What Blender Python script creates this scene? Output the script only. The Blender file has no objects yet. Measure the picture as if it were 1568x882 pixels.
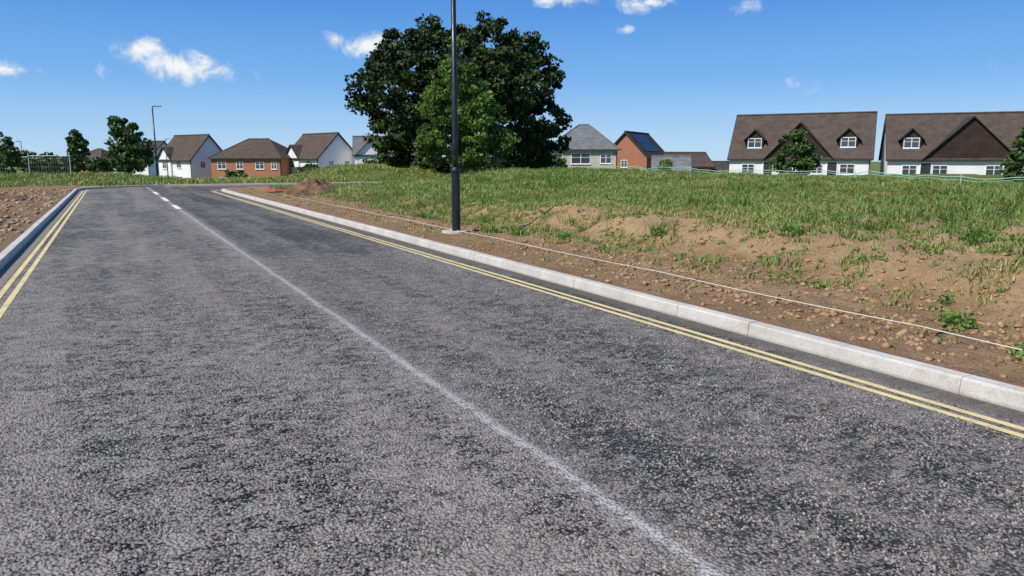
import bpy, math, numpy as np
from mathutils import Vector
R=math.radians
rng=np.random.default_rng(7)
scene=bpy.context.scene
scene.view_settings.view_transform='Standard'
scene.view_settings.look='None'
scene.view_settings.exposure=0
ROADROT=math.atan2(.4744,.8804)
NS=(.8804,.4744); DA=(-.4744,.8804)
def sa2xy(s,a): return (s*NS[0]+a*DA[0], s*NS[1]+a*DA[1])
def xy2sa(x,y): return (x*NS[0]+y*NS[1], x*DA[0]+y*DA[1])

# ---------------------------------------------------------------- materials
class M:
    def __init__(self,name):
        self.m=bpy.data.materials.new(name); self.m.use_nodes=True
        self.nt=self.m.node_tree; self.n=self.nt.nodes; self.l=self.nt.links
        self.b=self.n['Principled BSDF']; self.tc=self.n.new('ShaderNodeTexCoord')
    def noise(self,scale,detail=4,rough=.55,vec=None,dist=0):
        t=self.n.new('ShaderNodeTexNoise'); t.inputs['Scale'].default_value=scale
        t.inputs['Detail'].default_value=detail; t.inputs['Roughness'].default_value=rough
        t.inputs['Distortion'].default_value=dist
        self.l.new(vec if vec is not None else self.tc.outputs['Object'],t.inputs['Vector']); return t.outputs['Fac']
    def math(self,op,a,b=None,c=None,clamp=False):
        t=self.n.new('ShaderNodeMath'); t.operation=op; t.use_clamp=clamp
        for i,v in enumerate((a,b,c)):
            if v is None: continue
            if isinstance(v,(int,float)): t.inputs[i].default_value=v
            else: self.l.new(v,t.inputs[i])
        return t.outputs[0]
    def ramp(self,v,lo,hi,a=0.,b=1.):
        t=self.n.new('ShaderNodeMapRange'); t.interpolation_type='SMOOTHSTEP'
        self.l.new(v,t.inputs['Value'])
        for k,x in (('From Min',lo),('From Max',hi),('To Min',a),('To Max',b)): t.inputs[k].default_value=x
        return t.outputs['Result']
    def mix(self,f,a,b,blend='MIX'):
        t=self.n.new('ShaderNodeMix'); t.data_type='RGBA'; t.blend_type=blend
        if isinstance(f,(int,float)): t.inputs[0].default_value=f
        else: self.l.new(f,t.inputs[0])
        for i,v in ((6,a),(7,b)):
            if isinstance(v,tuple): t.inputs[i].default_value=(*v,1)
            else: self.l.new(v,t.inputs[i])
        return t.outputs[2]
    def sep(self):
        t=self.n.new('ShaderNodeSeparateXYZ'); self.l.new(self.tc.outputs['Object'],t.inputs[0]); return t.outputs
    def mapping(self,scale=(1,1,1),rot=(0,0,0)):
        t=self.n.new('ShaderNodeMapping'); self.l.new(self.tc.outputs['Object'],t.inputs[0])
        t.inputs['Scale'].default_value=scale; t.inputs['Rotation'].default_value=rot; return t.outputs[0]
    def color(self,c):
        if isinstance(c,tuple): self.b.inputs['Base Color'].default_value=(*c,1)
        else: self.l.new(c,self.b.inputs['Base Color'])
    def bump(self,h,strength=.5,dist=.01,prev=None):
        t=self.n.new('ShaderNodeBump'); t.inputs['Strength'].default_value=strength; t.inputs['Distance'].default_value=dist
        self.l.new(h,t.inputs['Height'])
        if prev is not None: self.l.new(prev,t.inputs['Normal'])
        self.l.new(t.outputs[0],self.b.inputs['Normal']); return t.outputs[0]
    def rough(self,r,spec=.5):
        if isinstance(r,(int,float)): self.b.inputs['Roughness'].default_value=r
        else: self.l.new(r,self.b.inputs['Roughness'])
        self.b.inputs['Specular IOR Level'].default_value=spec

def simple(name,c,rough=.6,var=.15,scale=3,bump=0,bscale=40,spec=.4):
    m=M(name)
    f=m.noise(scale,3)
    d=tuple(x*(1-var) for x in c); l=tuple(min(1,x*(1+var)) for x in c)
    m.color(m.mix(m.ramp(f,.3,.7),d,l)); m.rough(rough,spec)
    if bump: m.bump(m.noise(bscale,3),.6,bump)
    return m.m

def asphalt():
    m=M('asphalt_surface')
    o=m.sep(); s=o[0]; a=o[1]
    mid=m.noise(4.5,3,.65,dist=.5); pat=m.noise(12,4,.72,dist=.9,vec=m.mapping((.7,1.25,1),(0,0,.5))); big=m.noise(.5,3,.6)
    wob=m.math('MULTIPLY',m.math('SUBTRACT',m.noise(1.1,3),.5),.10)
    fine=m.math('MULTIPLY',m.math('SUBTRACT',pat,.5),.12)
    sd=m.math('SUBTRACT',m.math('ADD',m.math('ADD',s,wob),fine),1.84)
    ad=m.math('ABSOLUTE',sd)
    seam=m.ramp(ad,.008,.05,1,0)
    halo=m.ramp(ad,.0,.26,1,0)
    right=m.ramp(sd,-.02,.06)
    vc=m.n.new('ShaderNodeTexVoronoi'); vc.inputs['Scale'].default_value=64
    m.l.new(m.tc.outputs['Object'],vc.inputs['Vector'])
    dist=vc.outputs['Distance']
    cs=m.n.new('ShaderNodeSeparateColor'); m.l.new(vc.outputs['Color'],cs.inputs[0])
    cell=cs.outputs[0]; cell2=cs.outputs[1]
    tracks=m.ramp(m.noise(.8,3,vec=m.mapping((1.6,.10,1))),.40,.64)
    k=m.math('ADD',m.math('MULTIPLY',pat,.80),m.math('ADD',m.math('MULTIPLY',mid,.34),m.math('MULTIPLY',big,.34)))
    k=m.math('SUBTRACT',k,m.math('MULTIPLY',right,.055))
    k=m.math('ADD',k,m.math('MULTIPLY',halo,.06))
    k=m.math('ADD',k,m.math('MULTIPLY',tracks,.06))
    k=m.math('ADD',k,m.math('MULTIPLY',m.math('SUBTRACT',cell2,.5),.17))
    skin=m.ramp(k,.675,.78)
    chip=m.mix(m.ramp(cell,.10,.98),(.055,.053,.050),(.31,.292,.263))
    gap=m.ramp(dist,.36,.56)
    chip=m.mix(gap,chip,(.014,.013,.012))
    dust=m.mix(m.ramp(mid,.35,.65),(.28,.252,.213),(.37,.338,.29))
    dust=m.mix(m.math('MULTIPLY',m.ramp(cell,.66,.95),.5),dust,(.13,.122,.11))
    dust=m.mix(m.math('MULTIPLY',gap,.35),dust,(.10,.092,.08))
    col=m.mix(m.math('MULTIPLY',skin,.92),chip,dust)
    col=m.mix(m.math('MULTIPLY',right,.22),col,(.085,.080,.074))
    col=m.mix(m.math('MULTIPLY',tracks,.20),col,(.34,.31,.265))
    ch=m.ramp(s,4.50,4.62); ch2=m.ramp(s,-1.28,-1.22,1,0)
    chan=m.mix(mid,(.10,.088,.075),(.19,.165,.14))
    col=m.mix(m.math('MULTIPLY',ch,.75),col,chan)
    chanl=m.mix(mid,(.25,.215,.175),(.36,.315,.26))
    col=m.mix(m.math('MULTIPLY',ch2,.85),col,chanl)
    sn=m.math('MULTIPLY',seam,m.ramp(pat,.36,.58,.35,1))
    col=m.mix(m.math('MULTIPLY',sn,.68),col,(.58,.555,.51))
    col=m.mix(m.math('MULTIPLY',halo,.22),col,(.40,.37,.33))
    scuff=m.ramp(m.noise(1.1,5,.75),.61,.74)
    col=m.mix(m.math('MULTIPLY',scuff,.40),col,(.48,.45,.40))
    m.color(col)
    m.rough(.8,.14)
    h=m.math('SUBTRACT',1.0,m.math('MULTIPLY',dist,dist))
    h=m.math('MULTIPLY',m.math('ADD',h,m.math('MULTIPLY',cell,.6)),.7)
    m.bump(h,1.0,.016)
    return m.m

def soil_ground():
    m=M('soil_and_grass')
    o=m.sep(); s=o[0]; a=o[1]; z=o[2]
    n1=m.noise(.9,4,.65); n2=m.noise(7,4,.7); n3=m.noise(38,4,.7)
    soil=m.mix(m.ramp(n1,.35,.65),(.34,.215,.112),(.46,.315,.175))
    soil=m.mix(m.math('MULTIPLY',m.ramp(n2,.42,.66),.62),soil,(.22,.128,.064))
    soil=m.mix(m.math('MULTIPLY',m.ramp(n3,.48,.72),.45),soil,(.52,.37,.22))
    verge=m.math('MULTIPLY',m.ramp(s,4.9,6.6,1,0),m.ramp(s,4.7,4.8))
    soil=m.mix(m.math('MULTIPLY',verge,.40),soil,(.29,.172,.088))
    lft=m.ramp(s,-1.5,-1.4,1,0)
    soil=m.mix(m.math('MULTIPLY',lft,.5),soil,(.24,.145,.078))
    face=m.math('MULTIPLY',m.math('MULTIPLY',m.ramp(z,.14,.30),m.ramp(z,.50,.70,1,0)),m.ramp(s,5.5,6.5))
    soil=m.mix(m.math('MULTIPLY',face,.45),soil,(.58,.40,.22))
    g=m.mix(m.ramp(n2,.35,.65),(.080,.118,.022),(.19,.225,.055))
    g=m.mix(m.math('MULTIPLY',m.ramp(n3,.45,.7),.45),g,(.27,.255,.10))
    nn=m.math('ADD',m.math('MULTIPLY',m.noise(2.6,4,.75),.6),m.math('MULTIPLY',n3,.4))
    bank=m.math('MULTIPLY',m.ramp(s,7.8,12),.06)
    far=m.math('MULTIPLY',m.ramp(s,15,24),.20)
    left=m.math('MULTIPLY',m.ramp(s,-18,-10,1,0),.35)
    fa=m.math('MULTIPLY',m.ramp(a,47.4,49.5),.45)
    fb=m.math('MULTIPLY',m.math('MULTIPLY',m.ramp(a,11,22),m.ramp(s,6.8,7.8)),.09)
    near=m.math('ADD',m.math('ADD',nn,bank),m.math('ADD',m.math('ADD',far,left),m.math('ADD',fa,fb)))
    gm=m.ramp(near,.59,.69)
    m.color(m.mix(gm,soil,g)); m.rough(.95,.15)
    m.bump(m.math('ADD',m.math('MULTIPLY',n2,1.),m.math('MULTIPLY',n3,.6)),1.0,.09)
    return m.m

def leafmat(name,dark,light,trans=.25,rough=.55):
    m=M(name)
    at=m.n.new('ShaderNodeAttribute'); at.attribute_name='tint'
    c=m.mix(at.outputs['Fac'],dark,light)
    m.color(c); m.rough(rough,.25)
    if trans>0:
        tr=m.n.new('ShaderNodeBsdfTranslucent'); m.l.new(m.mix(.5,c,light),tr.inputs[0])
        mx=m.n.new('ShaderNodeMixShader'); mx.inputs[0].default_value=trans
        m.l.new(m.b.outputs[0],mx.inputs[1]); m.l.new(tr.outputs[0],mx.inputs[2])
        m.l.new(mx.outputs[0],m.n['Material Output'].inputs[0])
    return m.m

def tilemat(name,c1,c2,rows=3.2):
    m=M(name)
    o=m.sep()
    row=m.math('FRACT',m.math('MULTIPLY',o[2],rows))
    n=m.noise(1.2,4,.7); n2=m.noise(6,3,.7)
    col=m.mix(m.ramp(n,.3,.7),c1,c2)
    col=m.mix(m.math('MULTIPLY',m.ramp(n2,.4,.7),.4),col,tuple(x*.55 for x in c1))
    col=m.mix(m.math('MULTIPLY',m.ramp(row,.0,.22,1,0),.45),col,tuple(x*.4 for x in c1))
    m.color(col); m.rough(.85,.2); m.bump(row,.7,.04)
    return m.m

def brickmat():
    m=M('red_brick')
    t=m.n.new('ShaderNodeTexBrick'); 
    mp=m.n.new('ShaderNodeCombineXYZ'); o=m.sep()
    m.l.new(m.math('ADD',o[0],o[1]),mp.inputs[0]); m.l.new(o[2],mp.inputs[1])
    m.l.new(mp.outputs[0],t.inputs['Vector'])
    t.inputs['Scale'].default_value=1; t.inputs['Brick Width'].default_value=.225; t.inputs['Row Height'].default_value=.075
    t.inputs['Mortar Size'].default_value=.008
    t.inputs['Color1'].default_value=(.38,.125,.055,1); t.inputs['Color2'].default_value=(.47,.19,.09,1); t.inputs['Mortar'].default_value=(.35,.27,.2,1)
    c=m.mix(m.math('MULTIPLY',m.noise(1.5,4),.35),t.outputs[0],(.25,.08,.04))
    m.color(c); m.rough(.9,.2); return m.m

MAT=dict(asphalt=asphalt(), soil=soil_ground())
def kerbmat():
    m=M('kerb_concrete')
    n=m.noise(2.1,4,.7); n2=m.noise(90,3,.8)
    c=m.mix(m.ramp(n,.3,.7),(.50,.475,.42),(.64,.61,.55))
    c=m.mix(m.math('MULTIPLY',m.ramp(n2,.46,.7),.6),c,(.27,.25,.22))
    c=m.mix(m.math('MULTIPLY',m.ramp(m.noise(5,4,.7),.52,.72),.4),c,(.40,.31,.21))
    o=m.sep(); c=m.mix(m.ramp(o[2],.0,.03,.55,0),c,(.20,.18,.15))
    m.color(c); m.rough(.9,.2); m.bump(n2,.6,.005); return m.m
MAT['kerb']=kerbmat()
def paint(name,c,wear):
    m=M(name)
    n=m.noise(55,4,.8); n2=m.noise(3,4,.7)
    k=m.ramp(m.math('ADD',m.math('MULTIPLY',n,.75),m.math('MULTIPLY',n2,.35)),wear,wear+.12)
    cc=m.mix(m.ramp(n2,.3,.7),c,tuple(x*.82 for x in c))
    m.color(m.mix(k,cc,(.22,.20,.15))); m.rough(.7,.3); m.bump(n,.5,.004); return m.m
MAT['yellow']=paint('yellow_line_paint',(.76,.61,.29),.59)
MAT['white']=paint('white_line_paint',(.78,.78,.76),.66)
MAT['render']=simple('white_render',(.78,.77,.75),.9,.06,.6)
MAT['cream']=simple('cream_stone',(.50,.44,.36),.9,.15,1.5)
MAT['frame']=simple('upvc_white',(.80,.80,.79),.5,.03,2)
MAT['brick']=brickmat()
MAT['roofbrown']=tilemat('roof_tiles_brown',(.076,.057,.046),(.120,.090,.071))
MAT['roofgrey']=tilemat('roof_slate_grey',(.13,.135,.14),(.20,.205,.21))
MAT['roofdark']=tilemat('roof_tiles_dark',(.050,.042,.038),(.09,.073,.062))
MAT['hung']=tilemat('hung_tiles_dark',(.040,.027,.024),(.065,.045,.038),5)
MAT['fascia']=simple('dark_fascia',(.035,.03,.03),.6,.1,2)
m=M('window_glass'); m.color((.05,.065,.08)); m.rough(.08,.8); MAT['glass']=m.m
m=M('lamp_black_paint'); m.color(m.mix(m.noise(14,4),(.008,.009,.012),(.016,.017,.021))); m.rough(m.ramp(m.noise(9,4),.3,.7,.3,.5),.5); MAT['black']=m.m
MAT['galv']=simple('galvanised_steel',(.52,.54,.55),.5,.1,6)
MAT['conc']=simple('footing_concrete',(.50,.46,.40),.95,.15,9,.01)
MAT['stone']=simple('soil_clods',(.33,.21,.115),.95,.35,3,.01,spec=.1)
MAT['rubble']=simple('rubble_stone',(.34,.25,.165),.95,.4,1.5,.01,spec=.1)
MAT['bark']=simple('bark',(.10,.075,.05),.95,.3,6,.03,12,.1)
MAT['cord']=simple('white_cord',(.66,.62,.54),.8,.05,5)
MAT['green']=simple('green_plastic_mesh',(.30,.55,.42),.6,.1,5)
MAT['red']=simple('red_plastic',(.62,.06,.035),.5,.15,4)
MAT['wood']=simple('wood_post',(.30,.22,.14),.9,.2,6)
MAT['solar']=simple('solar_glass',(.02,.022,.032),.3,.1,3,spec=.3)
MAT['oak']=leafmat('oak_leaves',(.008,.019,.005),(.064,.105,.022),0)
MAT['light']=leafmat('light_leaves',(.050,.100,.016),(.19,.30,.055),.25)
MAT['med']=leafmat('medium_leaves',(.030,.065,.015),(.11,.18,.042),0)
MAT['blade']=leafmat('grass_blades',(.095,.17,.026),(.43,.43,.14),.2)
MAT['weed']=leafmat('weed_leaves',(.065,.155,.024),(.22,.34,.07),.2)
MAT['chips']=leafmat('stone_chippings',(.06,.057,.053),(.40,.375,.335),0,.7)

# ---------------------------------------------------------------- mesh helpers
def link(o,parent=None):
    scene.collection.objects.link(o)
    if parent is not None: o.parent=parent
    return o
def np_mesh(name,V,F,mat,tint=None,parent=None,smooth=False):
    V=np.asarray(V,dtype=np.float32); F=np.asarray(F,dtype=np.int32)
    me=bpy.data.meshes.new(name)
    me.vertices.add(len(V)); me.vertices.foreach_set('co',V.ravel())
    k=F.shape[1]; me.loops.add(F.size); me.loops.foreach_set('vertex_index',F.ravel())
    me.polygons.add(len(F)); me.polygons.foreach_set('loop_start',np.arange(0,F.size,k,dtype=np.int32))
    try: me.polygons.foreach_set('loop_total',np.full(len(F),k,dtype=np.int32))
    except Exception: pass
    if smooth: me.polygons.foreach_set('use_smooth',np.ones(len(F),dtype=bool))
    me.update(calc_edges=True)
    if tint is not None:
        at=me.attributes.new('tint','FLOAT','POINT'); at.data.foreach_set('value',np.asarray(tint,dtype=np.float32))
    me.materials.append(mat)
    return link(bpy.data.objects.new(name,me),parent)
class MB:
    def __init__(s): s.v=[]; s.f=[]
    def add(s,v,f):
        b=len(s.v); s.v+= [tuple(p) for p in v]; s.f+=[tuple(b+i for i in q) for q in f]
    def box(s,x0,x1,y0,y1,z0,z1,mp=None):
        v=[(x,y,z) for z in (z0,z1) for y in (y0,y1) for x in (x0,x1)]
        if mp: v=[mp(*p) for p in v]
        s.add(v,[(0,2,3,1),(4,5,7,6),(0,1,5,4),(2,6,7,3),(0,4,6,2),(1,3,7,5)])
    def slab(s,pts,t):
        n=len(pts); v=list(pts)+[(p[0],p[1],p[2]-t) for p in pts]
        s.add(v,[tuple(range(n)),tuple(range(2*n-1,n-1,-1))]+[(i,i+n,(i+1)%n+n,(i+1)%n) for i in range(n)])
    def tube(s,pts,rad,n=8,cap=True):
        pts=[Vector(p) for p in pts]; b=len(s.v)
        for i,p in enumerate(pts):
            d=(pts[min(i+1,len(pts)-1)]-pts[max(i-1,0)]).normalized()
            up=Vector((0,0,1)) if abs(d.z)<.9 else Vector((1,0,0))
            x=d.cross(up).normalized(); y=d.cross(x)
            r=rad[i] if hasattr(rad,'__len__') else rad
            for k in range(n):
                t=2*math.pi*k/n; s.v.append(tuple(p+x*math.cos(t)*r+y*math.sin(t)*r))
        for i in range(len(pts)-1):
            for k in range(n):
                a=b+i*n+k; c=b+i*n+(k+1)%n; s.f.append((a,c,c+n,a+n))
        if cap:
            s.f.append(tuple(b+k for k in range(n))); s.f.append(tuple(b+(len(pts)-1)*n+k for k in range(n-1,-1,-1)))
    def obj(s,name,mat,parent=None,bevel=0,smooth=False):
        me=bpy.data.meshes.new(name); me.from_pydata(s.v,[],s.f); me.materials.append(mat); me.update()
        o=link(bpy.data.objects.new(name,me),parent)
        import bmesh
        bm=bmesh.new(); bm.from_mesh(me); bmesh.ops.recalc_face_normals(bm,faces=bm.faces); bm.to_mesh(me); bm.free()
        if smooth:
            for p in me.polygons: p.use_smooth=True
        if bevel:
            md=o.modifiers.new('bev','BEVEL'); md.width=bevel; md.segments=2
        return o
def empty(name,loc=(0,0,0),rz=0):
    e=bpy.data.objects.new(name,None); e.location=loc; e.rotation_euler=(0,0,rz); e.empty_display_size=.3
    return link(e)

def vnoise(x,y,scale,seed=0,oct=4,rough=.5):
    x=np.asarray(x,dtype=np.float64)*scale; y=np.asarray(y,dtype=np.float64)*scale
    out=0; amp=1; tot=0
    def h(i,j,sd):
        n=(i.astype(np.int64)*374761393+j.astype(np.int64)*668265263+sd*974711)&0x7fffffff
        n=(n^(n>>13))*1274126177&0x7fffffff
        return ((n^(n>>16))&0xffff)/65535.
    for o in range(oct):
        i=np.floor(x);j=np.floor(y);fx=x-i;fy=y-j;fx=fx*fx*(3-2*fx);fy=fy*fy*(3-2*fy)
        v=(h(i,j,seed+o)*(1-fx)+h(i+1,j,seed+o)*fx)*(1-fy)+(h(i,j+1,seed+o)*(1-fx)+h(i+1,j+1,seed+o)*fx)*fy
        out=out+v*amp; tot+=amp; amp*=rough; x=x*2.03+17; y=y*2.03+5
    return out/tot
def sm(x,a,b):
    t=np.clip((np.asarray(x,dtype=float)-a)/(b-a),0,1); return t*t*(3-2*t)

# ---------------------------------------------------------------- terrain
SR,SL=4.75,-1.42; AJ,AF,CR,CO=41.5,47.5,3.0,5.0
def block_depth(s,a):
    p,q=s-SR,AJ-a
    inn=np.minimum(p,q); c=CR-np.hypot(CR-p,CR-q)
    d=np.where((p<CR)&(q<CR),c,inn)
    cx,cy=SL+CO,AF-CO
    o=np.where((s<cx)&(a>cy),np.hypot(s-cx,a-cy)-CO,np.maximum(SL-s,a-AF))
    return np.maximum(d,o)
def height(s,a,rough=True):
    s=np.asarray(s,dtype=float); a=np.asarray(a,dtype=float)
    foot=6.3+1.1*sm(a,2.5,7.5)+.30*(vnoise(s,a,.35,3)-.5)*2
    plateau=.80+.30*np.clip((a-11)/31,0,1)
    fh=.44-.26*sm(a,11,20)
    steep=sm(s,foot,foot+1.1)*fh
    zr=.10+steep+(plateau-.10-fh)*sm(s,foot+.6,foot+13)
    endm=1-sm(a,33,39)
    zr=.10+(zr-.10)*endm
    zl=.10+.06*sm(-s,4,9)
    z=np.where(s>1.6,zr,zl)
    zf=.08+sm(a,48,57)*(.42*(1-sm(s,0,6))+.98*sm(s,11.5,17))
    z=np.where(a>44.5,np.where(s<SL,zl+(zf-zl)*sm(a,44.5,52),zf),z)
    if rough:
        bd=block_depth(s,a)
        amp=np.where(s>1.6,.05+.10*sm(s,foot-.3,foot+.5),.13)*sm(bd,.05,1.0)
        amp=amp*(1-.5*sm(s,22,30))
        z=z+amp*(vnoise(s,a,1.6,11,5,.6)-.5)*1.8
        z=z+sm(s,foot-.2,foot+.6)*(1-sm(s,foot+1.2,foot+2.6))*(1-sm(a,12,18))*.14*(vnoise(s,a,.9,31,3)-.5)*2
        z=z+.085*(vnoise(s,a,6,23,3,.62)-.5)*sm(bd,.02,.5)
    z=z-1.9*sm(s,21.5,50)-3.4*sm(a,56,112)
    dep=block_depth(s,a)
    return np.where(dep<.07,-.05,np.where(dep<3,np.maximum(z,.04),z))
def axis(parts):
    out=[]
    for a,b,st in parts: out+=list(np.arange(a,b-1e-6,st))
    return np.array(out+[parts[-1][1]])
sx=axis([(-3000,-400,400),(-400,-60,40),(-60,-20,4),(-20,-8,.4),(-8,-1.7,.11),(-1.7,-1.3,.05),(-1.3,4.7,.5),(4.7,4.95,.04),(4.95,11,.055),(11,24,.14),(24,60,1.5),(60,400,30),(400,3000,400)])
ax=axis([(-600,-60,60),(-60,-6,3),(-6,1,.5),(1,14,.055),(14,38,.15),(38,58,.3),(58,112,2),(112,400,20),(400,3600,400)])
S,A=np.meshgrid(sx,ax); Z=height(S,A)
nx,ny=len(sx),len(ax)
idx=np.arange(nx*ny).reshape(ny,nx)
F=np.stack([idx[:-1,:-1],idx[:-1,1:],idx[1:,1:],idx[1:,:-1]],-1).reshape(-1,4)
g=np_mesh('ground',np.stack([S,A,Z],-1).reshape(-1,3),F,MAT['soil'],smooth=True); g.rotation_euler[2]=ROADROT
def gz(x,y):
    s,a=xy2sa(x,y); return float(height(np.array([s]),np.array([a]))[0])
def h1(s,a): return float(height(np.array([s]),np.array([a]))[0])

# ---------------------------------------------------------------- road
def arc(c,r,t0,t1,n=10): return [(c[0]+r*math.cos(R(t0+(t1-t0)*i/n)),c[1]+r*math.sin(R(t0+(t1-t0)*i/n))) for i in range(n+1)]
def pathR(off):
    return [(SR-off,-12),(SR-off,38.5)]+arc((SR+CR,AJ-CR),CR+off,180,90)[1:]+[(24,AJ+off)]
def pathL(off):
    return [(SL+off,-12),(SL+off,AF-CO)]+arc((SL+CO,AF-CO),CO-off,180,90)[1:]+[(24,AF-off)]
mb=MB()
def quad(mb,s0,s1,a0,a1,z): mb.add([(s0,a0,z),(s1,a0,z),(s1,a1,z),(s0,a1,z)],[(0,1,2,3)])
out=[(SR+.04,-12),(SR+.04,38.5)]+[(s,a) for s,a in arc((SR+CR,AJ-CR),CR-.04,180,90)[1:]]+[(24,AJ-.04)]
inn=pathL(-.04)
poly=[(s,a,0) for s,a in inn]+[(s,a,0) for s,a in out[::-1]]
mb.add(poly,[tuple(range(len(poly)))])
road=mb.obj('road',MAT['asphalt']); road.rotation_euler[2]=ROADROT
# proud stone chippings on the asphalt close to the viewer
def chippings():
    rs=np.random.default_rng(5); n=170000
    a=-.5+rs.random(n)**1.5*12.5; s=rs.uniform(-1.0,4.3,n)
    v=vnoise(s*.7,a*1.3,9,301,3,.65)+.25*vnoise(s,a,1.2,311,2)
    k=(v+rs.normal(0,.04,n)>.61)&(np.abs(s-1.84)>.04); s=s[k];a=a[k]; n=len(s)
    r=rs.uniform(.0035,.0085,n); hh=r*rs.uniform(.5,.95,n)
    th=rs.uniform(0,6.3,n)[:,None]+np.array([0,1.4,3.0,4.6])[None]+rs.normal(0,.25,(n,4))
    rr=r[:,None]*rs.uniform(.7,1.3,(n,4))
    bx=np.cos(th)*rr; by=np.sin(th)*rr
    V=np.zeros((n,8,3)); V[:,:4,0]=bx+s[:,None]; V[:,:4,1]=by+a[:,None]; V[:,:4,2]=-.001
    V[:,4:,0]=bx*.62+s[:,None]+rs.normal(0,.0008,(n,1)); V[:,4:,1]=by*.62+a[:,None]+rs.normal(0,.0008,(n,1)); V[:,4:,2]=hh[:,None]*rs.uniform(.5,1.3,(n,4))+.001
    f=np.array([(0,1,5,4),(1,2,6,5),(2,3,7,6),(3,0,4,7),(4,5,6,7)])
    F=(f[None]+8*np.arange(n)[:,None,None]).reshape(-1,4)
    t=np.clip(rs.beta(1.2,1.9,n)+.05,0,1)
    o=np_mesh('asphalt_chippings',V.reshape(-1,3),F,MAT['chips'],np.repeat(t,8)); o.rotation_euler[2]=ROADROT
chippings()
def strip(mb,pf,o0,o1,z):
    p=pf(o0);q=pf(o1)
    for i in range(len(p)-1):
        mb.add([(*p[i],z),(*p[i+1],z),(*q[i+1],z),(*q[i],z)],[(0,1,2,3)])
for nm,pf,offs in (('double_yellow_line',pathR,((.285,.345),(.405,.465))),('double_yellow_line',pathL,((.20,.26),(.33,.39)))):
    mb=MB()
    for o in offs: strip(mb,pf,o[0],o[1],.004)
    mb.obj(nm,MAT['yellow']).rotation_euler[2]=ROADROT
mb=MB()
for a0,a1 in ((25.4,27.6),(30.6,33.4),(36.8,39.8)): quad(mb,1.76,1.92,a0,a1,.004)
mb.obj('centre_line_marking',MAT['white']).rotation_euler[2]=ROADROT

def kerb_line(name,pts,left_of=True,H=.115):
    mb=MB()
    P=[Vector((*p,0)) for p in pts]; segs=[]
    for i in range(len(P)-1):
        d=P[i+1]-P[i]; L=d.length; n=max(1,round(L/.915))
        for k in range(n): segs.append((P[i]+d*(k/n),P[i]+d*((k+1)/n)))
    sg=1 if left_of else -1
    for a,b in segs:
        d=(b-a).normalized(); nrm=Vector((-d.y,d.x,0))*sg
        a2=a+d*.0022; b2=b-d*.0022
        j=rng.normal(0,.0025); jz=rng.normal(0,.0018)
        prof=[(0,-.1),(.004,.0),(.016,H-.014),(.022,H-.004),(.030,H),(.132,H),(.137,H-.006),(.137,-.1)]
        v=[]
        for e in (a2,b2):
            for (o,z) in prof: 
                q=e+nrm*(o+j); v.append((q.x,q.y,z+jz if z>0 else z))
        n=len(prof)
        mb.add(v,[(i,(i+1)%n,(i+1)%n+n,i+n) for i in range(n)]+[tuple(range(n-1,-1,-1)),tuple(range(n,2*n))])
    o=mb.obj(name,MAT['kerb']); o.rotation_euler[2]=ROADROT; return o
kerb_line('kerb',pathR(0),left_of=False)
kerb_line('kerb',pathL(0),left_of=True)

# ---------------------------------------------------------------- lamp posts
def lamp(name,x,y,z,H,rb=.083,rt=.052,hb=1.22,yaw=0):
    e=empty(name,(x,y,z),yaw)
    mb=MB(); mb.tube([(0,0,-.3),(0,0,hb-.07),(0,0,hb-.03),(0,0,hb),(0,0,hb+.05)],[rb,rb,rb*1.12,rb*1.12,rt*1.15],20)
    mb.obj('base_section',MAT['black'],e,smooth=False)
    mb=MB(); mb.tube([(0,0,hb),(0,0,hb+.5),(0,0,H)],[rt*1.08,rt*1.05,rt*.8],20); mb.obj('column',MAT['black'],e,smooth=True)
    mb=MB(); mb.box(-.045,.045,-rb-.006,-rb+.02,.45,.95); mb.obj('service_door',MAT['black'],e,bevel=.005)
    mb=MB(); mb.tube([(0,0,hb+.18),(0,0,hb+.27)],rt*1.16,20); mb.obj('collar_band',MAT['black'],e)
    mb=MB(); mb.tube([(0,0,H-.02),(0,0,H+.06),(.18,0,H+.09)],[rt*.8,rt*.75,.03],12); mb.obj('bracket',MAT['black'],e)
    mb=MB(); mb.add([(.1,-.07,H+.05),(.1,.07,H+.05),(.66,.12,H+.08),(.66,-.12,H+.08),(.1,-.05,H+.14),(.1,.05,H+.14),(.64,.09,H+.13),(.64,-.09,H+.13)],
        [(0,1,2,3),(4,7,6,5),(0,4,5,1),(1,5,6,2),(2,6,7,3),(3,7,4,0)]); mb.obj('lantern_head',MAT['black'],e,bevel=.02)
    mb=MB(); mb.box(.3,.6,-.07,.07,H+.045,H+.068); mb.obj('lantern_glass',MAT['frame'],e)
    return e
lp=lamp('street_lamp',-1.09,14.45,.10,6.0)
mb=MB(); mb.tube([(-.03,-.02,-.05),(-.03,-.02,.045)],[.27,.25],18); mb.obj('concrete_footing',MAT['conc'],lp)
lamp('street_lamp',-26.3,55.5,.2,5.1,.09,.055,1.1,0)
lamp('street_lamp',-46,100,-1.8,6.0,.09,.06,1.2,0)
lamp('street_lamp',-62.6,96,-1.4,5.2,.07,.05,1.1,R(180))

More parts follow.
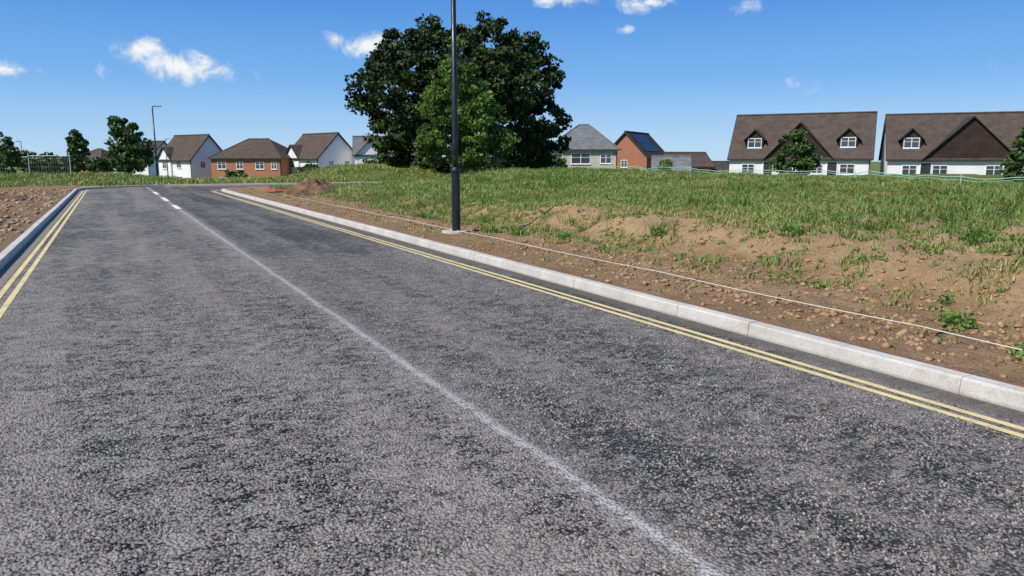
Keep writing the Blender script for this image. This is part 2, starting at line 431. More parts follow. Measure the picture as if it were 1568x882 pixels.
# ---------------------------------------------------------------- string line
e=empty('string_line'); mb=MB(); pb=MB(); pts=[]
pegs=[(5.62,1.2),(5.73,3.6),(5.80,7.0),(5.86,11.4),(5.90,16),(5.95,20.5),(6.0,26),(6.05,31)]
for i in range(len(pegs)-1):
    for k in range(8):
        t=k/8; s=pegs[i][0]*(1-t)+pegs[i+1][0]*t; a=pegs[i][1]*(1-t)+pegs[i+1][1]*t
        z=.165-.015*4*t*(1-t); z=max(z,h1(s,a)+.008)
        pts.append((*sa2xy(s,a),z))
mb.tube(pts,.0045,6); mb.obj('cord',MAT['cord'],e)
for s,a in pegs:
    x,y=sa2xy(s,a); pb.tube([(x,y,0),(x+.01,y,.20)],.007,6)
pb.obj('pegs',MAT['wood'],e)

e=empty('green_mesh_fence'); mb=MB(); pb=MB(); pts=[]
aa=np.arange(5,30,.5)
for i,a in enumerate(aa):
    s=20.3+.25*math.sin(a*.5); x,y=sa2xy(s,a); z=h1(s,a)+.26+.035*math.sin(a*.9)+.015*math.sin(a*3.1)
    pts.append((x,y,z))
    if i%7==0: pb.tube([(x,y,z-.6),(x,y,z+.08)],.012,6)
mb.tube(pts,.012,6); mb.tube([(p[0],p[1],p[2]-.07-.015*math.sin(i)) for i,p in enumerate(pts)],.007,5)
mb.obj('mesh_edge',MAT['green'],e); pb.obj('fence_pins',MAT['galv'],e)

# ---------------------------------------------------------------- houses
def house(name,x,y,z,phi,W,D,He,Hr,wall,roof,kind='gable',wins=(),dormers=(),gable=None,ov=.35,solar=False,doors=()):
    e=empty(name,(x,y,z),-R(phi)); B=-1.6; h2=D/2; sl=(Hr-He)/h2
    mb=MB(); mb.box(0,W,0,D,B,He)
    if kind=='gable':
        mb.add([(0,0,He+.002),(0,D,He+.002),(0,h2,Hr-.1),(W,0,He+.002),(W,D,He+.002),(W,h2,Hr-.1)],[(0,1,2),(3,5,4),(0,2,5,3),(1,4,5,2)])
    if gable and gable[3] is None:
        gx,gw,gh,_=gable; mb.add([(gx-gw,-.25,B),(gx+gw,-.25,B),(gx+gw,-.25,He),(gx,-.25,He+gh-.1),(gx-gw,-.25,He),(gx-gw,.0,B),(gx+gw,.0,B),(gx+gw,.0,He),(gx,.0,He+gh-.1),(gx-gw,.0,He)],
          [(0,1,2,3,4),(1,6,7,2),(0,4,9,5)])
    mb.obj('walls',MAT[wall],e)
    mb=MB()
    if kind=='gable':
        ey=-ov; ez=He-ov*sl
        mb.slab([(-ov*.8,ey,ez+.12),(W+ov*.8,ey,ez+.12),(W+ov*.8,h2,Hr+.12),(-ov*.8,h2,Hr+.12)],.16)
        mb.slab([(-ov*.8,h2,Hr+.12),(W+ov*.8,h2,Hr+.12),(W+ov*.8,D+ov,ez+.12),(-ov*.8,D+ov,ez+.12)],.16)
    elif kind=='hip':
        i=min(h2,W/2-.6); ez=He
        a=(-ov,-ov,ez);b=(W+ov,-ov,ez);c=(W+ov,D+ov,ez);d=(-ov,D+ov,ez);r0=(i,h2,Hr);r1=(W-i,h2,Hr)
        mb.add([a,b,c,d,r0,r1],[(0,1,5,4),(1,2,5),(2,3,4,5),(3,0,4),(3,2,1,0)])
    mb.obj('roof',MAT[roof],e)
    mb=MB()
    if kind=='gable': mb.tube([(-ov*.8,h2,Hr+.12),(W+ov*.8,h2,Hr+.12)],.13,6)
    else: 
        mb.tube([(i,h2,Hr),(W-i,h2,Hr)],.12,6)
        for p,q in ((a,r0),(b,r1)): mb.tube([p,q],.10,6)
    mb.obj('ridge_tiles',MAT[roof],e)
    mb=MB(); zf=(He-ov*sl if kind=='gable' else He)
    mb.box(-ov*.7,W+ov*.7,-ov-.07,-ov+.02,zf-.12,zf+.04)
    if kind=='gable':
        for X in (-ov*.8-.03,W+ov*.8+.003):
            for y0,y1 in ((-ov,h2),(D+ov,h2)):
                zz0=zf+.10; mb.add([(X,y0,zz0-.2),(X+.027,y0,zz0-.2),(X+.027,y1,Hr-.1),(X,y1,Hr-.1),(X,y0,zz0+.03),(X+.027,y0,zz0+.03),(X+.027,y1,Hr+.14),(X,y1,Hr+.14)],
                    [(0,1,2,3),(4,7,6,5),(0,4,5,1),(1,5,6,2),(2,6,7,3),(3,7,4,0)])
    mb.box(W-.15,W-.06,-.11,-.02,0,He-.3)
    mb.obj('gutter_and_fascia',MAT['fascia'],e)
    fr=MB(); gl=MB()
    def window(mp,u,zc,w,h,nb=2):
        fr.box(u-w/2,u+w/2,-.02,.05,zc-h/2,zc+h/2,mp)
        pw=(w-.08*(nb+1))/nb
        for k in range(nb):
            u0=u-w/2+.08+k*(pw+.08)
            zm=zc+h*.12
            gl.box(u0,u0+pw,.03,.056,zc-h/2+.08,zm-.025,mp); gl.box(u0,u0+pw,.03,.056,zm+.025,zc+h/2-.08,mp)
        fr.box(u-w/2-.06,u+w/2+.06,.052,.12,zc-h/2-.07,zc-h/2-.0,mp)
    fm={'front':lambda u,o,z:(u,-o,z),'right':lambda u,o,z:(W+o,u,z),'left':lambda u,o,z:(-o,u,z),'gab':lambda u,o,z:(u,-.25-o,z)}
    for f,u,zc,w,h in wins: window(fm[f],u,zc,w,h,2 if w>.8 else 1)
    rf=MB(); wl=MB()
    for dx in dormers:
        y0=1.0; zb=He+y0*sl; dw=1.0; dh=1.25; ap=1.0
        yb=y0+(dh+ap)/sl
        wl.box(dx-dw,dx+dw,y0,y0+dh/sl,zb-.1,zb+dh)
        wl.add([(dx-dw,y0,zb+dh+.002),(dx+dw,y0,zb+dh+.002),(dx,y0,zb+dh+ap-.05)],[(0,1,2)])
        for sgn in (-1,1):
            o2=.32; ex=dx+sgn*(dw+o2); ezz=zb+dh-o2*ap/dw
            rf.slab([(dx,y0-.3,zb+dh+ap+.06),(ex,y0-.3,ezz+.06),(ex,y0+(ezz-zb)/sl+.1,ezz+.06),(dx,yb,zb+dh+ap+.06)],.12)
        window(lambda u,o,z,y0=y0:(u,y0-o,z),dx,zb+dh*.52,1.6,1.15)
    if gable:
        gx,gw,gh,gm=gable; yb=gh/sl
        if gm: 
            hb=MB(); hb.add([(gx-gw,-.22,He-.1),(gx+gw,-.22,He-.1),(gx,-.22,He+gh-.05),(gx-gw,0,He-.1),(gx+gw,0,He-.1),(gx,0.,He+gh-.05)],[(0,1,2),(0,3,4,1),(0,2,5,3),(1,4,5,2)])
            hb.obj('hung_tile_gable',MAT[gm],e)
        for sgn in (-1,1):
            o2=.3; ex=gx+sgn*(gw+o2); ezz=He-o2*gh/gw
            rf.slab([(gx,-.55,He+gh+.12),(ex,-.55,ezz+.12),(ex,-ov+.02,ezz+.12),(gx+sgn*gw*.98,.06,He+.16),(gx,yb,He+gh+.12)],.12)
    if wl.v: wl.obj('dormer_walls',MAT['hung'],e)
    if rf.v: rf.obj('dormer_roofs',MAT[roof if not gable or gable[3] is None else 'roofdark'],e)
    for f,u in doors:
        dm=MB(); dm.box(u-.5,u+.5,-.02,.06,0,2.1,fm[f]); dm.obj('door',MAT['fascia'],e)
        fr.box(u-.62,u-.5,-.02,.08,0,2.15,fm[f]); fr.box(u+.5,u+.62,-.02,.08,0,2.15,fm[f]); fr.box(u-.62,u+.62,-.02,.08,2.152,2.25,fm[f])
    if fr.v: fr.obj('window_frames',MAT['frame'],e); gl.obj('window_glass',MAT['glass'],e)
    if solar:
        sm_=MB()
        for r in range(2):
            for c in range(5):
                y0=.55+r*1.2; x0=1.4+c*1.2
                sm_.slab([(x0,y0,He+y0*sl+.24),(x0+1.1,y0,He+y0*sl+.24),(x0+1.1,y0+1.1,He+(y0+1.1)*sl+.24),(x0,y0+1.1,He+(y0+1.1)*sl+.24)],.05)
        sm_.obj('solar_panels',MAT['solar'],e)
    return e
house('white_house',26.7,92,-.85,26,15.6,10,2.75,7.85,'render','roofbrown',dormers=(2.7,13.1),gable=(7.9,3.6,3.9,'hung'),ov=.3,
   wins=[('front',2.2,1.35,1.5,1.15),('front',6.6,1.35,1.5,1.15),('front',10.0,1.35,1.2,1.15),('front',13.2,1.35,1.6,1.2)],doors=(('front',4.5),('front',11.6)))
house('white_house',42.3,84.4,-.95,22,16.2,10,2.75,7.6,'render','roofbrown',dormers=(2.3,13.6),gable=(7.9,4.3,4.3,'hung'),ov=.3,
   wins=[('front',2.2,1.35,1.5,1.15),('front',5.2,1.35,1.5,1.15),('front',10.3,1.35,1.6,1.15),('front',13.8,1.35,1.5,1.15)],doors=(('front',3.8),('front',12.1)))
house('white_house',-36,119.1,-3,45,10,7,5,8.5,'render','roofbrown',gable=(2.6,2.0,1.8,None),
   wins=[('gab',2.6,3.9,1.4,1.1),('front',7.2,3.9,1.3,1.1),('front',7.2,1.4,1.5,1.1),('right',2.2,3.9,.9,1.1),('right',5,3.9,.9,1.1)])
house('white_house',-59.1,125.4,-3,35,9.5,6.7,4.8,8.5,'render','roofbrown',gable=(2.2,1.8,1.8,None),
   wins=[('front',6,3.8,1.3,1.1),('gab',2.2,3.7,1.2,1.1),('right',2,3.8,.9,1.1),('right',4.6,3.8,.9,1.1),('front',6,1.4,1.4,1.1)])
house('brick_house',-47,117,-3,12,12,8.4,4.8,7.85,'brick','roofbrown','hip',
   wins=[('front',1.9,3.7,1.5,1.1),('front',5.0,3.7,1.2,1.1),('front',8.4,3.7,1.5,1.1),('front',1.9,1.3,1.6,1.2),('front',8.4,1.3,1.8,1.2),('front',10.8,3.7,.9,1.1)],doors=(('front',5.2),))
house('white_house',-76.5,142,-3.2,25,11,7,5.2,8.1,'render','roofdark',wins=[('front',2,4,1.2,1),('front',7,4,1.2,1)])
house('white_house',-23.5,112,-3,-10,10.5,8,5.4,8.0,'render','roofgrey',wins=[('front',2,4.1,1.3,1.1),('front',5,4.1,1.3,1.1),('front',8,4.1,1.3,1.1)],gable=(2.5,2.2,2.2,None))
house('brick_house',-1.5,101,-2.4,0,5.6,6.5,4.8,7.0,'brick','roofdark',wins=[('front',3.6,3.9,1.5,1.2),('front',3.6,1.5,1.5,1.2)])
house('stone_house',4.4,94,-2.0,8,8.7,7.6,4.8,8.0,'cream','roofgrey','hip',gable=None,
   wins=[('front',1.2,3.7,1.5,1.2),('front',4.2,3.7,2.4,1.3),('front',4.2,1.3,2.4,1.3),('front',7.3,3.7,1.4,1.2)])
house('brick_house',19.4,108,-2.4,-62,10.5,6.6,4.5,7.9,'brick','roofdark',solar=True,wins=[('left',3.4,3.4,1.0,1.1)])
house('garage',17.0,90,-2.0,10,4.2,5,2.3,3.9,'brick','roofgrey')
house('garage',21.0,98,-2.0,-12,5.6,5,2.8,4.4,'brick','roofbrown')
house('garage',27.3,101,-2.0,0,3.2,4,2.0,3.2,'brick','roofdark')
house('brick_house',-89,150,-3.0,20,9,8,4.4,6.8,'brick','roofbrown','hip',wins=[('front',2,3.4,1.2,1.1),('front',6,3.4,1.2,1.1)])

# ---------------------------------------------------------------- trees
def leaf_arrays(C,size,tint,rs=None):
    rs=rs or rng; n=len(C)
    u=rs.normal(size=(n,3)); u/=np.linalg.norm(u,axis=1)[:,None]
    w=rs.normal(size=(n,3)); v=np.cross(u,w); v/=np.linalg.norm(v,axis=1)[:,None]
    sz=size*rs.uniform(.6,1.4,n)[:,None]
    V=np.stack([C-u*sz,C+v*sz*.55+u*sz*.1,C+u*sz,C-v*sz*.55+u*sz*.1],1).reshape(-1,3)
    F=np.arange(4*n).reshape(-1,4); return V,F,np.repeat(tint,4)
def tree(name,base,lobes,mat,leaf=.22,clump_r=.75,per=120,dens=1.2,trunk_r=.3,trunk_top=None,seed=1,fill=.35):
    rs=np.random.default_rng(seed); e=empty(name,base)
    L=np.array(lobes,dtype=float)
    C=[];T=[];cent=[]
    for (x,y,z,r) in L:
        n=max(4,int(dens*4*math.pi*r*r/ (clump_r**2*3)))
        d=rs.normal(size=(n,3)); d/=np.linalg.norm(d,axis=1)[:,None]
        rad=np.where(rs.random(n)<fill,rs.uniform(.3,.8,n),rs.uniform(.82,1.08,n))*r
        cent.append(np.stack([x+d[:,0]*rad,y+d[:,1]*rad,z+d[:,2]*rad*.92],1))
    cent=np.concatenate(cent)
    keep=np.ones(len(cent),bool)
    for (x,y,z,r) in L:
        dd=np.linalg.norm(cent-np.array([x,y,z]),axis=1); keep&=~((dd<r*.65)&(rs.random(len(cent))<.85))
    cent=cent[keep]
    for c in cent:
        k=int(per*rs.uniform(.5,1.3)); cr=clump_r*rs.uniform(.55,1.25)
        d=rs.normal(size=(k,3)); d/=np.linalg.norm(d,axis=1)[:,None]
        rr=cr*rs.uniform(.25,1,k)**.6
        p=c+d*rr[:,None]*np.array([1.1,1.1,.7]); C.append(p)
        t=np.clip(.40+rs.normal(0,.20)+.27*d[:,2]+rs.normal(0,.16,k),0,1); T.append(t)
    C=np.concatenate(C);T=np.concatenate(T)
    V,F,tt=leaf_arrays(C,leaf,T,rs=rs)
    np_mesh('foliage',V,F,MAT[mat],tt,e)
    mb=MB(); top=L[:,2].mean() if trunk_top is None else trunk_top
    cx,cy=L[:,0].mean()*.3,L[:,1].mean()*.3
    pts=[(0,0,-.5),(0,0,.3),(cx*.4,cy*.4,top*.5),(cx,cy,top)]
    mb.tube(pts,[trunk_r*1.35,trunk_r,trunk_r*.8,trunk_r*.45],10)
    for (x,y,z,r) in L:
        t=rs.uniform(.35,.8); s=Vector(pts[2]).lerp(Vector(pts[3]),t) if t>.5 else Vector(pts[1]).lerp(Vector(pts[2]),t+.4)
        en=Vector((x,y,z)); md=s.lerp(en,.5)+Vector((rs.normal(0,.3),rs.normal(0,.3),-.05*r))*min(1,r)
        mb.tube([s,md,en],[trunk_r*.4,trunk_r*.25,trunk_r*.1],6)
        for q in range(3):
            dd=Vector(rs.normal(size=3)).normalized()*r*.8
            mb.tube([en.lerp(md,.3),en+dd],[trunk_r*.12,trunk_r*.03],4)
    mb.obj('trunk_and_branches',MAT['bark'],e,smooth=True)
    return e
def px_lobes(Y,base,lst,yd=1.):
    out=[];k=Y/1149.
    for q in lst:
        x,y,r=q[:3]; d=q[3] if len(q)>3 else 0
        out.append(((x-784)*k-base[0],d,1.5+(245-y)*k*1.02-base[2],r*k*yd))
    return out
Yo=60; base=(-4.1,Yo,gz(-4.1,Yo))
oak=[(645,96,48,0),(700,82,43,2),(762,92,46,0),(812,128,40,0),(814,185,46,1),(838,222,28,0),(740,150,58,-4),(665,155,58,-4),(592,150,38,0),(560,136,19,0),
 (610,205,36,0),(700,210,54,-3),(775,215,44,-2),(600,236,22,0),(553,166,18,0),(700,140,60,5),(640,190,48,5),(780,180,52,6),(690,100,45,-2),(842,120,14,0),(854,195,16,0),
 (624,72,22,0),(740,55,17,0),(576,118,19,0),(827,93,18,0),(603,98,30,1),(662,60,22,0),(797,78,25,0),(640,140,48,-5),(775,140,46,-5),(618,230,26,-2),(820,240,24,-1)]
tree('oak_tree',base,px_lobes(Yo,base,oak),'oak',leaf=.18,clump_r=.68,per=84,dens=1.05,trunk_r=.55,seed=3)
Yl=47; base=(-3.1,Yl,gz(-3.1,Yl))
lt=[(700,105,20),(688,135,28),(722,130,22),(678,170,32,-.5),(728,170,34,.5),(745,200,30),(672,210,30),(705,215,38,-.8),(768,215,18),(655,235,18),(735,235,28),(705,85,10)]
tree('maple_tree',base,px_lobes(Yl,base,lt),'light',leaf=.12,clump_r=.5,per=75,dens=1.1,trunk_r=.16,seed=5)
Yt=75; base=((197-784)*Yt/1149,Yt,-.6)
tree('young_tree',base,px_lobes(Yt,base,[(190,198,13),(205,205,14),(185,218,14),(212,225,16),(196,235,18),(178,240,10),(222,240,10),(186,188,8),(200,250,16)]),'med',leaf=.16,clump_r=.5,per=60,dens=1.3,trunk_r=.12,seed=8)
Yt=120; base=((120-784)*Yt/1149,Yt,-3)
tree('columnar_tree',base,px_lobes(Yt,base,[(120,208,7),(117,218,10),(124,222,9),(120,232,12),(113,230,8)]),'med',leaf=.22,clump_r=.5,per=60,dens=1.6,trunk_r=.15,seed=9)
Yt=62; base=((16-784)*Yt/1149,Yt,.3)
tree('small_conifer',base,px_lobes(Yt,base,[(14,214,4),(14,222,6),(16,232,9),(18,242,11),(10,240,8),(26,246,7)]),'med',leaf=.10,clump_r=.28,per=60,dens=1.3,trunk_r=.07,seed=10)
Yt=70; base=((-8-784)*Yt/1149,Yt,.2)
tree('young_tree',base,px_lobes(Yt,base,[(-8,205,10),(-12,225,14),(-2,240,9)]),'med',leaf=.14,clump_r=.4,per=60,dens=1.2,trunk_r=.1,seed=11)
Yt=76; base=((1217-784)*Yt/1149,Yt,-.7)
tree('young_tree',base,px_lobes(Yt,base,[(1218,208,9),(1208,222,14),(1228,226,14),(1215,242,20),(1195,248,13),(1240,248,13),(1216,260,22)]),'med',leaf=.15,clump_r=.45,per=60,dens=1.5,trunk_r=.12,seed=12)
Yt=62; base=((1562-784)*Yt/1149,Yt,-.6)
tree('young_tree',base,px_lobes(Yt,base,[(1565,225,12),(1555,245,14),(1572,240,14),(1560,265,18),(1562,205,7)]),'med',leaf=.13,clump_r=.4,per=60,dens=1.4,trunk_r=.1,seed=13)
def hedge(name,x0,x1,Y,z,h,r,seed,mat='med',leaf=.14):
    n=max(2,int((x1-x0)/(r*1.1))); rs=np.random.default_rng(seed)
    L=[((i+.5)*(x1-x0)/n-(x1-x0)/2,rs.normal(0,.4),h*.5*rs.uniform(.8,1.2),r*rs.uniform(.8,1.15)) for i in range(n)]
    tree(name,((x0+x1)/2,Y,z),L,mat,leaf=leaf,clump_r=.4,per=50,dens=1.3,trunk_r=.06,seed=seed)
hedge('hedge',-47,-36.5,73,.1,2.0,.9,21)
hedge('hedge',-52,-47,74,.1,2.6,1.1,22)
hedge('shrub',-33.2,-31.8,88,-1.9,2.6,.9,23)
hedge('shrub',-25.4,-23.8,90,-1.9,4.0,1.0,24)
hedge('shrub',-19.3,-17.6,90,-1.6,4.0,1.0,25)
hedge('shrub',13.6,14.8,70,-.6,3.0,.55,26,'light')
hedge('hedge',-15,-1,75,-.7,2.6,1.3,27)
hedge('hedge',-1,4.5,72,-.4,2.4,1.2,28)

# ---------------------------------------------------------------- temporary mesh fence far left
e=empty('mesh_fence_panels'); mb=MB(); wb=MB()
xs=np.arange(-57,-36,3.4)
for k,x in enumerate(xs):
    y=62+rng.normal(0,.15); z=gz(x,y)+.1
    mb.tube([(x,y,z-.3),(x,y,z+2.25+rng.normal(0,.05))],.036,6)
    if k<len(xs)-1:
        x2=xs[k+1]; mb.tube([(x,y,z+2.1),(x2,y,z+2.1)],.028,6); mb.tube([(x,y,z+.15),(x2,y,z+.15)],.025,6)
        for q in np.arange(.2,3.3,.2): wb.tube([(x+q,y,z+.15),(x+q,y,z+2.1)],.003,3)
        for q in np.arange(.5,2.1,.35): wb.tube([(x,y,z+q),(x2,y,z+q)],.003,3)
mb.obj('frames',MAT['galv'],e); wb.obj('wires',MAT['galv'],e)

# ---------------------------------------------------------------- soil heap, red barrier, clods
def heap(name,s,a,rx,ry,h,seed,mat,sub=.14):
    n=48; x=np.linspace(-1,1,n); X,Yy=np.meshgrid(x,x); r=np.hypot(X,Yy)
    Zz=h*np.clip(1-r,0,1)**.8*(1+1.0*(vnoise(X,Yy,3,seed)-.5))+.18*(vnoise(X,Yy,8,seed+4,4,.6)-.5)*(r<1)-sub*(r>.97)
    wx,wy=sa2xy(s,a); idx=np.arange(n*n).reshape(n,n)
    F=np.stack([idx[:-1,:-1],idx[:-1,1:],idx[1:,1:],idx[1:,:-1]],-1).reshape(-1,4)
    o=np_mesh(name,np.stack([X*rx,Yy*ry,Zz],-1).reshape(-1,3),F,mat,smooth=False); o.location=(wx,wy,h1(s,a)-.02); o.rotation_euler[2]=rng.uniform(0,3)
MAT['darksoil']=simple('dark_soil',(.17,.105,.062),.95,.4,3,.04,15,.1)
MAT['brownsoil']=simple('brown_soil',(.25,.16,.092),.95,.35,2.5,.04,15,.1)
heap('soil_heap',7.3,31,1.25,1.0,.66,3,MAT['darksoil'])
heap('soil_heap',8.2,32.6,1.1,.9,.50,5,MAT['darksoil'])
heap('soil_heap',-3.6,17,1.3,1.1,.20,6,MAT['brownsoil'],.2)
heap('soil_heap',-4.4,22,1.8,1.4,.30,7,MAT['brownsoil'],.2)
heap('soil_heap',-6.0,28,2.6,1.9,.45,8,MAT['brownsoil'],.2)
heap('soil_heap',-4.2,32,1.8,1.6,.34,10,MAT['darksoil'],.2)
heap('soil_heap',-9,34,3.2,2.4,.55,9,MAT['brownsoil'],.2)
e=empty('red_barrier',(*sa2xy(6.2,33.0),.15),ROADROT+R(20)); mb=MB()
mb.box(0,1.4,0,.06,.0,.05); mb.box(0,1.4,.9,.96,.0,.05); mb.box(0,.07,.06,.9,.0,.05); mb.box(1.33,1.4,.06,.9,.0,.05)
for q in range(8): mb.box(.14+q*.15,.20+q*.15,.06,.9,.01,.04)
mb.obj('barrier_panel',MAT['red'],e,bevel=.006)

def stones(name,n,smin,smax,fn,mat,seed,ex=2.6):
    rs=np.random.default_rng(seed); S_,A_=fn(rs,n); n=len(S_)
    base=np.array([(1,0,0),(-1,0,0),(0,1,0),(0,-1,0),(0,0,1),(0,0,-1)],float)
    f=np.array([(0,2,4),(2,1,4),(1,3,4),(3,0,4),(2,0,5),(1,2,5),(3,1,5),(0,3,5)])
    sz=smin*(smax/smin)**(rs.random(n)**ex)
    V=base[None]*rs.uniform(.6,1.3,(n,6,1))+rs.normal(0,.15,(n,6,3))
    V=V*sz[:,None,None]*np.array([1,1,.6])
    th=rs.uniform(0,6.3,n); c,s_=np.cos(th)[:,None],np.sin(th)[:,None]
    X=V[:,:,0]*c-V[:,:,1]*s_; Y=V[:,:,0]*s_+V[:,:,1]*c
    Zh=height(S_,A_)
    P=np.stack([X+S_[:,None],Y+A_[:,None],V[:,:,2]+Zh[:,None]+sz[:,None]*.05],-1).reshape(-1,3)
    F=(f[None]+6*np.arange(n)[:,None,None]).reshape(-1,3)
    o=np_mesh(name,P,F,mat); o.rotation_euler[2]=ROADROT
def verge(rs,n):
    a=1+rs.random(n)**1.6*24; s=4.95+rs.gamma(2.2,.9,n); k=(s<10)&(vnoise(s,a,1.1,77)>.38); return s[k],a[k]
stones('soil_clods',34000,.006,.052,verge,MAT['stone'],41,3.2)
def leftd(rs,n):
    a=8+rs.random(n)*34; s=-1.65-rs.random(n)**1.3*12; return s,a
stones('rubble',8000,.015,.13,leftd,MAT['rubble'],42)

# ---------------------------------------------------------------- grass & weeds
def tufts(name,S_,A_,nb,hgt,mat,seed,width=.006,spread=.06,tone=0.):
    rs=np.random.default_rng(seed); n=len(S_); Zh=height(S_,A_)
    hs=hgt*rs.uniform(.5,1.5,n)*(.6+.9*vnoise(S_,A_,.8,93,3)); N=n*nb
    bs=np.repeat(S_,nb)+rs.normal(0,1,N)*spread*np.repeat(hs/hgt,nb); ba=np.repeat(A_,nb)+rs.normal(0,1,N)*spread*np.repeat(hs/hgt,nb)
    bz=np.repeat(Zh,nb)-.01; hh=np.repeat(hs,nb)*rs.uniform(.5,1.2,N)
    th=rs.uniform(0,2*np.pi,N); ln=rs.uniform(.25,1.3,N)*hh
    dx,dy=np.cos(th),np.sin(th); w=width*rs.uniform(.7,1.5,N)
    px_,py_=-dy*w,dx*w
    b=np.stack([bs,ba,bz],1)
    mid=b+np.stack([dx*ln*.35,dy*ln*.35,hh*.6],1); tip=b+np.stack([dx*ln,dy*ln,hh],1)
    pw=np.stack([px_,py_,0*px_],1)
    V=np.stack([b-pw,b+pw,mid+pw*.9,mid-pw*.9,tip+pw*.15,tip-pw*.15],1).reshape(-1,3)
    i=6*np.arange(N)[:,None]; F=np.concatenate([i+np.array([0,1,2,3]),i+np.array([3,2,4,5])]).astype(np.int32)
    tn=tone+.90*vnoise(S_,A_,.45,91,3)
    t=np.repeat(np.clip(tn+rs.normal(0,.2,n),0,1),nb)+rs.normal(0,.12,N)
    tv=np.repeat(np.clip(t,0,1),6)
    o=np_mesh(name,V,F,MAT[mat],tv); o.rotation_euler[2]=ROADROT; return o
def scatter(rs,n,s0,s1,a0,a1,thr,fs,seed):
    s=rs.uniform(s0,s1,n); a=rs.uniform(a0,a1,n)
    k=(vnoise(s,a,fs,seed,4,.7)+thr(s,a)+rs.normal(0,.04,n)>.5); return s[k],a[k]
rs=np.random.default_rng(100)
bankthr=lambda s,a: -.11+.11*sm(s,7.4,8.8)+.05*sm(s,9,15)+.12*sm(a,10,18)
s1,a1=scatter(rs,42000,6.6,22.5,1,22,bankthr,2.2,55)
tufts('grass',s1,a1,8,.078,'blade',1,.0055,.05)
s1,a1=scatter(rs,18000,7.2,22,20,40,lambda s,a:.03+0*s,1.4,56)
tufts('grass',s1,a1,7,.11,'blade',2,.010,.09)
s1,a1=scatter(rs,9000,-25,26,47.9,63,lambda s,a:.08+0*s,.5,57)
tufts('grass',s1,a1,7,.17,'blade',3,.02,.14)
s1,a1=scatter(rs,2500,-26,-11,22,44,lambda s,a:-.02+0*s,.5,58)
tufts('grass',s1,a1,7,.13,'blade',4,.015,.12)
s1,a1=scatter(rs,1500,5.2,8,2,40,lambda s,a:-.09+0*s,1.2,59)
tufts('grass',s1,a1,8,.06,'blade',5,.005,.04)
# taller, darker green clumps that break up the bank
s1,a1=scatter(rs,2600,7.3,21,2,34,lambda s,a:-.04+.06*sm(s,8,11),1.1,64)
tufts('grass',s1,a1,26,.14,'weed',7,.006,.08)
def weeds(name,S_,A_,k,r,size,seed,mat='weed'):
    rs=np.random.default_rng(seed); n=len(S_); Zh=height(S_,A_); rr=r*rs.uniform(.5,1.6,n)
    N=n*k; d=rs.normal(size=(N,3)); d/=np.linalg.norm(d,axis=1)[:,None]; d[:,2]=np.abs(d[:,2])*.7
    C=np.stack([np.repeat(S_,k),np.repeat(A_,k),np.repeat(Zh,k)],1)+d*np.repeat(rr,k)[:,None]*(rs.uniform(.2,1,N)**.7)[:,None]
    t=np.clip(np.repeat(.45+rs.normal(0,.2,n),k)+.2*d[:,2]+rs.normal(0,.15,N),0,1)
    V,F,tt=leaf_arrays(C,size,t,rs=rs); o=np_mesh(name,V,F,MAT[mat],tt); o.rotation_euler[2]=ROADROT
s1,a1=scatter(rs,15000,6.8,22,1.5,26,lambda s,a:bankthr(s,a)-.02,2.6,61)
weeds('weeds',s1,a1,16,.085,.02,71)
s1,a1=scatter(rs,3000,7.6,21,24,40,lambda s,a:-.02*s/s,1.2,62)
weeds('weeds',s1,a1,14,.15,.04,72)
s1,a1=scatter(rs,340,5.3,8.2,2.5,34,lambda s,a:-.03+0*s,1.0,63)
weeds('weeds',s1,a1,22,.07,.018,73)
s1=np.array([6.5,6.9,7.1,8.2,7.9,6.6,7.4,6.2,9.3,5.75]);a1=np.array([12.9,12.6,11.2,7.1,9.5,17.,15.,3.6,5.2,2.75])
weeds('weeds',s1,a1,130,.15,.026,74); tufts('grass',s1,a1,60,.17,'weed',6,.005,.08)

# ---------------------------------------------------------------- world, sun, camera
sx_,sy_=-.78,-.62; EL=R(47)
w=bpy.data.worlds.new('World'); scene.world=w; w.use_nodes=True
nt=w.node_tree; bg=nt.nodes['Background']
sky=nt.nodes.new('ShaderNodeTexSky'); sky.sky_type='NISHITA'; sky.sun_disc=False
sky.sun_elevation=EL; sky.sun_rotation=math.atan2(sx_,sy_); sky.air_density=1.0; sky.dust_density=.1; sky.ozone_density=3
class WN(M):
    def __init__(s): s.nt=nt; s.n=nt.nodes; s.l=nt.links; s.tc=s.n.new('ShaderNodeTexCoord')
W_=WN()
nrm=W_.n.new('ShaderNodeVectorMath'); nrm.operation='NORMALIZE'; W_.l.new(W_.tc.outputs['Generated'],nrm.inputs[0])
sp=W_.n.new('ShaderNodeSeparateXYZ'); W_.l.new(nrm.outputs[0],sp.inputs[0])
az=W_.math('MULTIPLY',W_.math('ARCTAN2',sp.outputs[0],sp.outputs[1]),57.2958)
el=W_.math('MULTIPLY',W_.math('ARCSINE',sp.outputs[2]),57.2958)
n1=W_.noise(30,7,.62,vec=nrm.outputs[0],dist=.4)
clouds=[(-23.4,6.3,5.8,1.4,1,-.12),(-25.8,7.2,2.2,1.2,1,0),(-10.4,8.2,3.0,1.2,1,0),(-13,8.6,1.5,.9,.8,0),(-33.6,5.6,2.6,1.1,1,0),(10,11.1,3.0,.9,1,0),(4.2,11.5,4.2,.7,.75,0),
 (16.8,10.6,1.9,.8,.9,0),(20.6,5.2,1.6,.9,.35,0),(32.6,6.2,1.2,.8,.35,0),(-28.1,5.9,.9,.8,.7,0),(8.2,9.4,1.0,.4,.5,0)]
tot=None
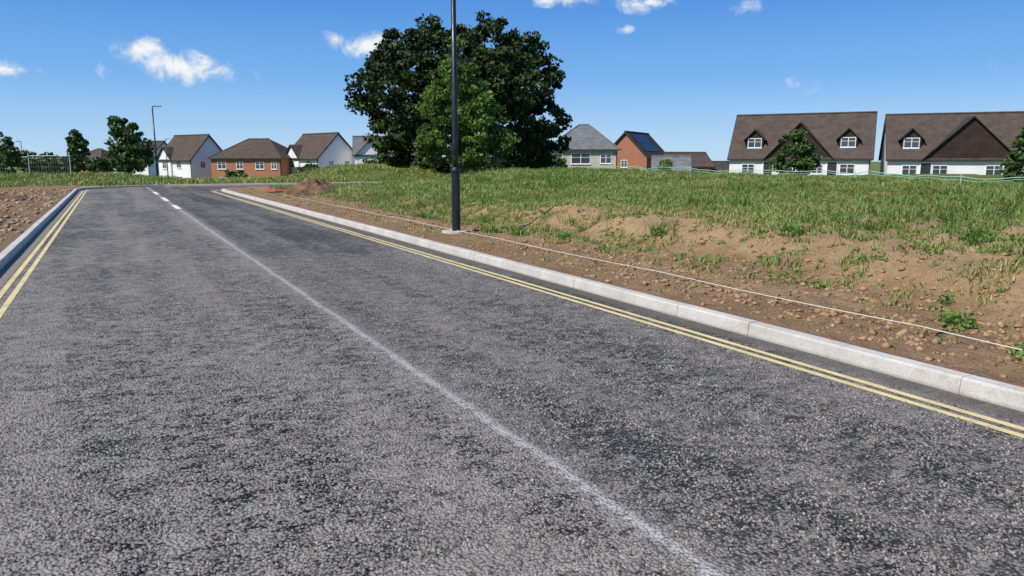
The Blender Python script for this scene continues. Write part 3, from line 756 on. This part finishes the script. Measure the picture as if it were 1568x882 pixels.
for c in clouds:
    dx=W_.math('DIVIDE',W_.math('SUBTRACT',az,c[0]),c[2])
    e2=W_.math('SUBTRACT',el,c[1])
    if c[5]: e2=W_.math('SUBTRACT',e2,W_.math('MULTIPLY',W_.math('SUBTRACT',az,c[0]),c[5]))
    dy=W_.math('DIVIDE',e2,c[3])
    dd=W_.math('SQRT',W_.math('ADD',W_.math('MULTIPLY',dx,dx),W_.math('MULTIPLY',dy,dy)))
    mk=W_.math('MULTIPLY',W_.math('SUBTRACT',1.0,dd,clamp=True),c[4])
    tot=mk if tot is None else W_.math('MAXIMUM',tot,mk)
gate=W_.ramp(tot,0,.12)
dens=W_.math('ADD',W_.math('MULTIPLY',tot,1.0),W_.math('MULTIPLY',W_.math('SUBTRACT',n1,.5),2.8))
mask=W_.math('MULTIPLY',W_.ramp(dens,.12,.95),gate)
ST=.12
q=lambda c:tuple(x/ST for x in c)
ccol=W_.mix(W_.ramp(dens,.35,1.1),q((.62,.71,.85)),q((.97,.97,.97)))
g1=W_.mix(W_.ramp(el,-1,7),q((.46,.69,.92)),q((.175,.44,.87)))
g2=W_.mix(W_.ramp(el,4,15),g1,q((.045,.235,.72)))
g3=W_.mix(W_.ramp(el,14,60),g2,q((.04,.14,.42)))
base=W_.mix(.90,sky.outputs[0],g3)
col=W_.mix(W_.math('MULTIPLY',mask,.92),base,ccol)
W_.l.new(col,bg.inputs[0]); bg.inputs[1].default_value=ST
sl=bpy.data.lights.new('sun','SUN'); sl.energy=5.0; sl.angle=R(.53); sl.color=(1,.945,.86)
so=link(bpy.data.objects.new('sun',sl))
hd=math.hypot(sx_,sy_); tosun=Vector((sx_/hd*math.cos(EL),sy_/hd*math.cos(EL),math.sin(EL)))
so.rotation_euler=tosun.to_track_quat('Z','Y').to_euler()
cd=bpy.data.cameras.new('camera'); cam=link(bpy.data.objects.new('camera',cd))
cd.sensor_width=36; cd.lens=36*1132/1568; cd.clip_end=8000; cd.clip_start=.05
cam.location=(0,0,1.5); cam.rotation_euler=(R(90-9.8),0,0)
scene.camera=cam
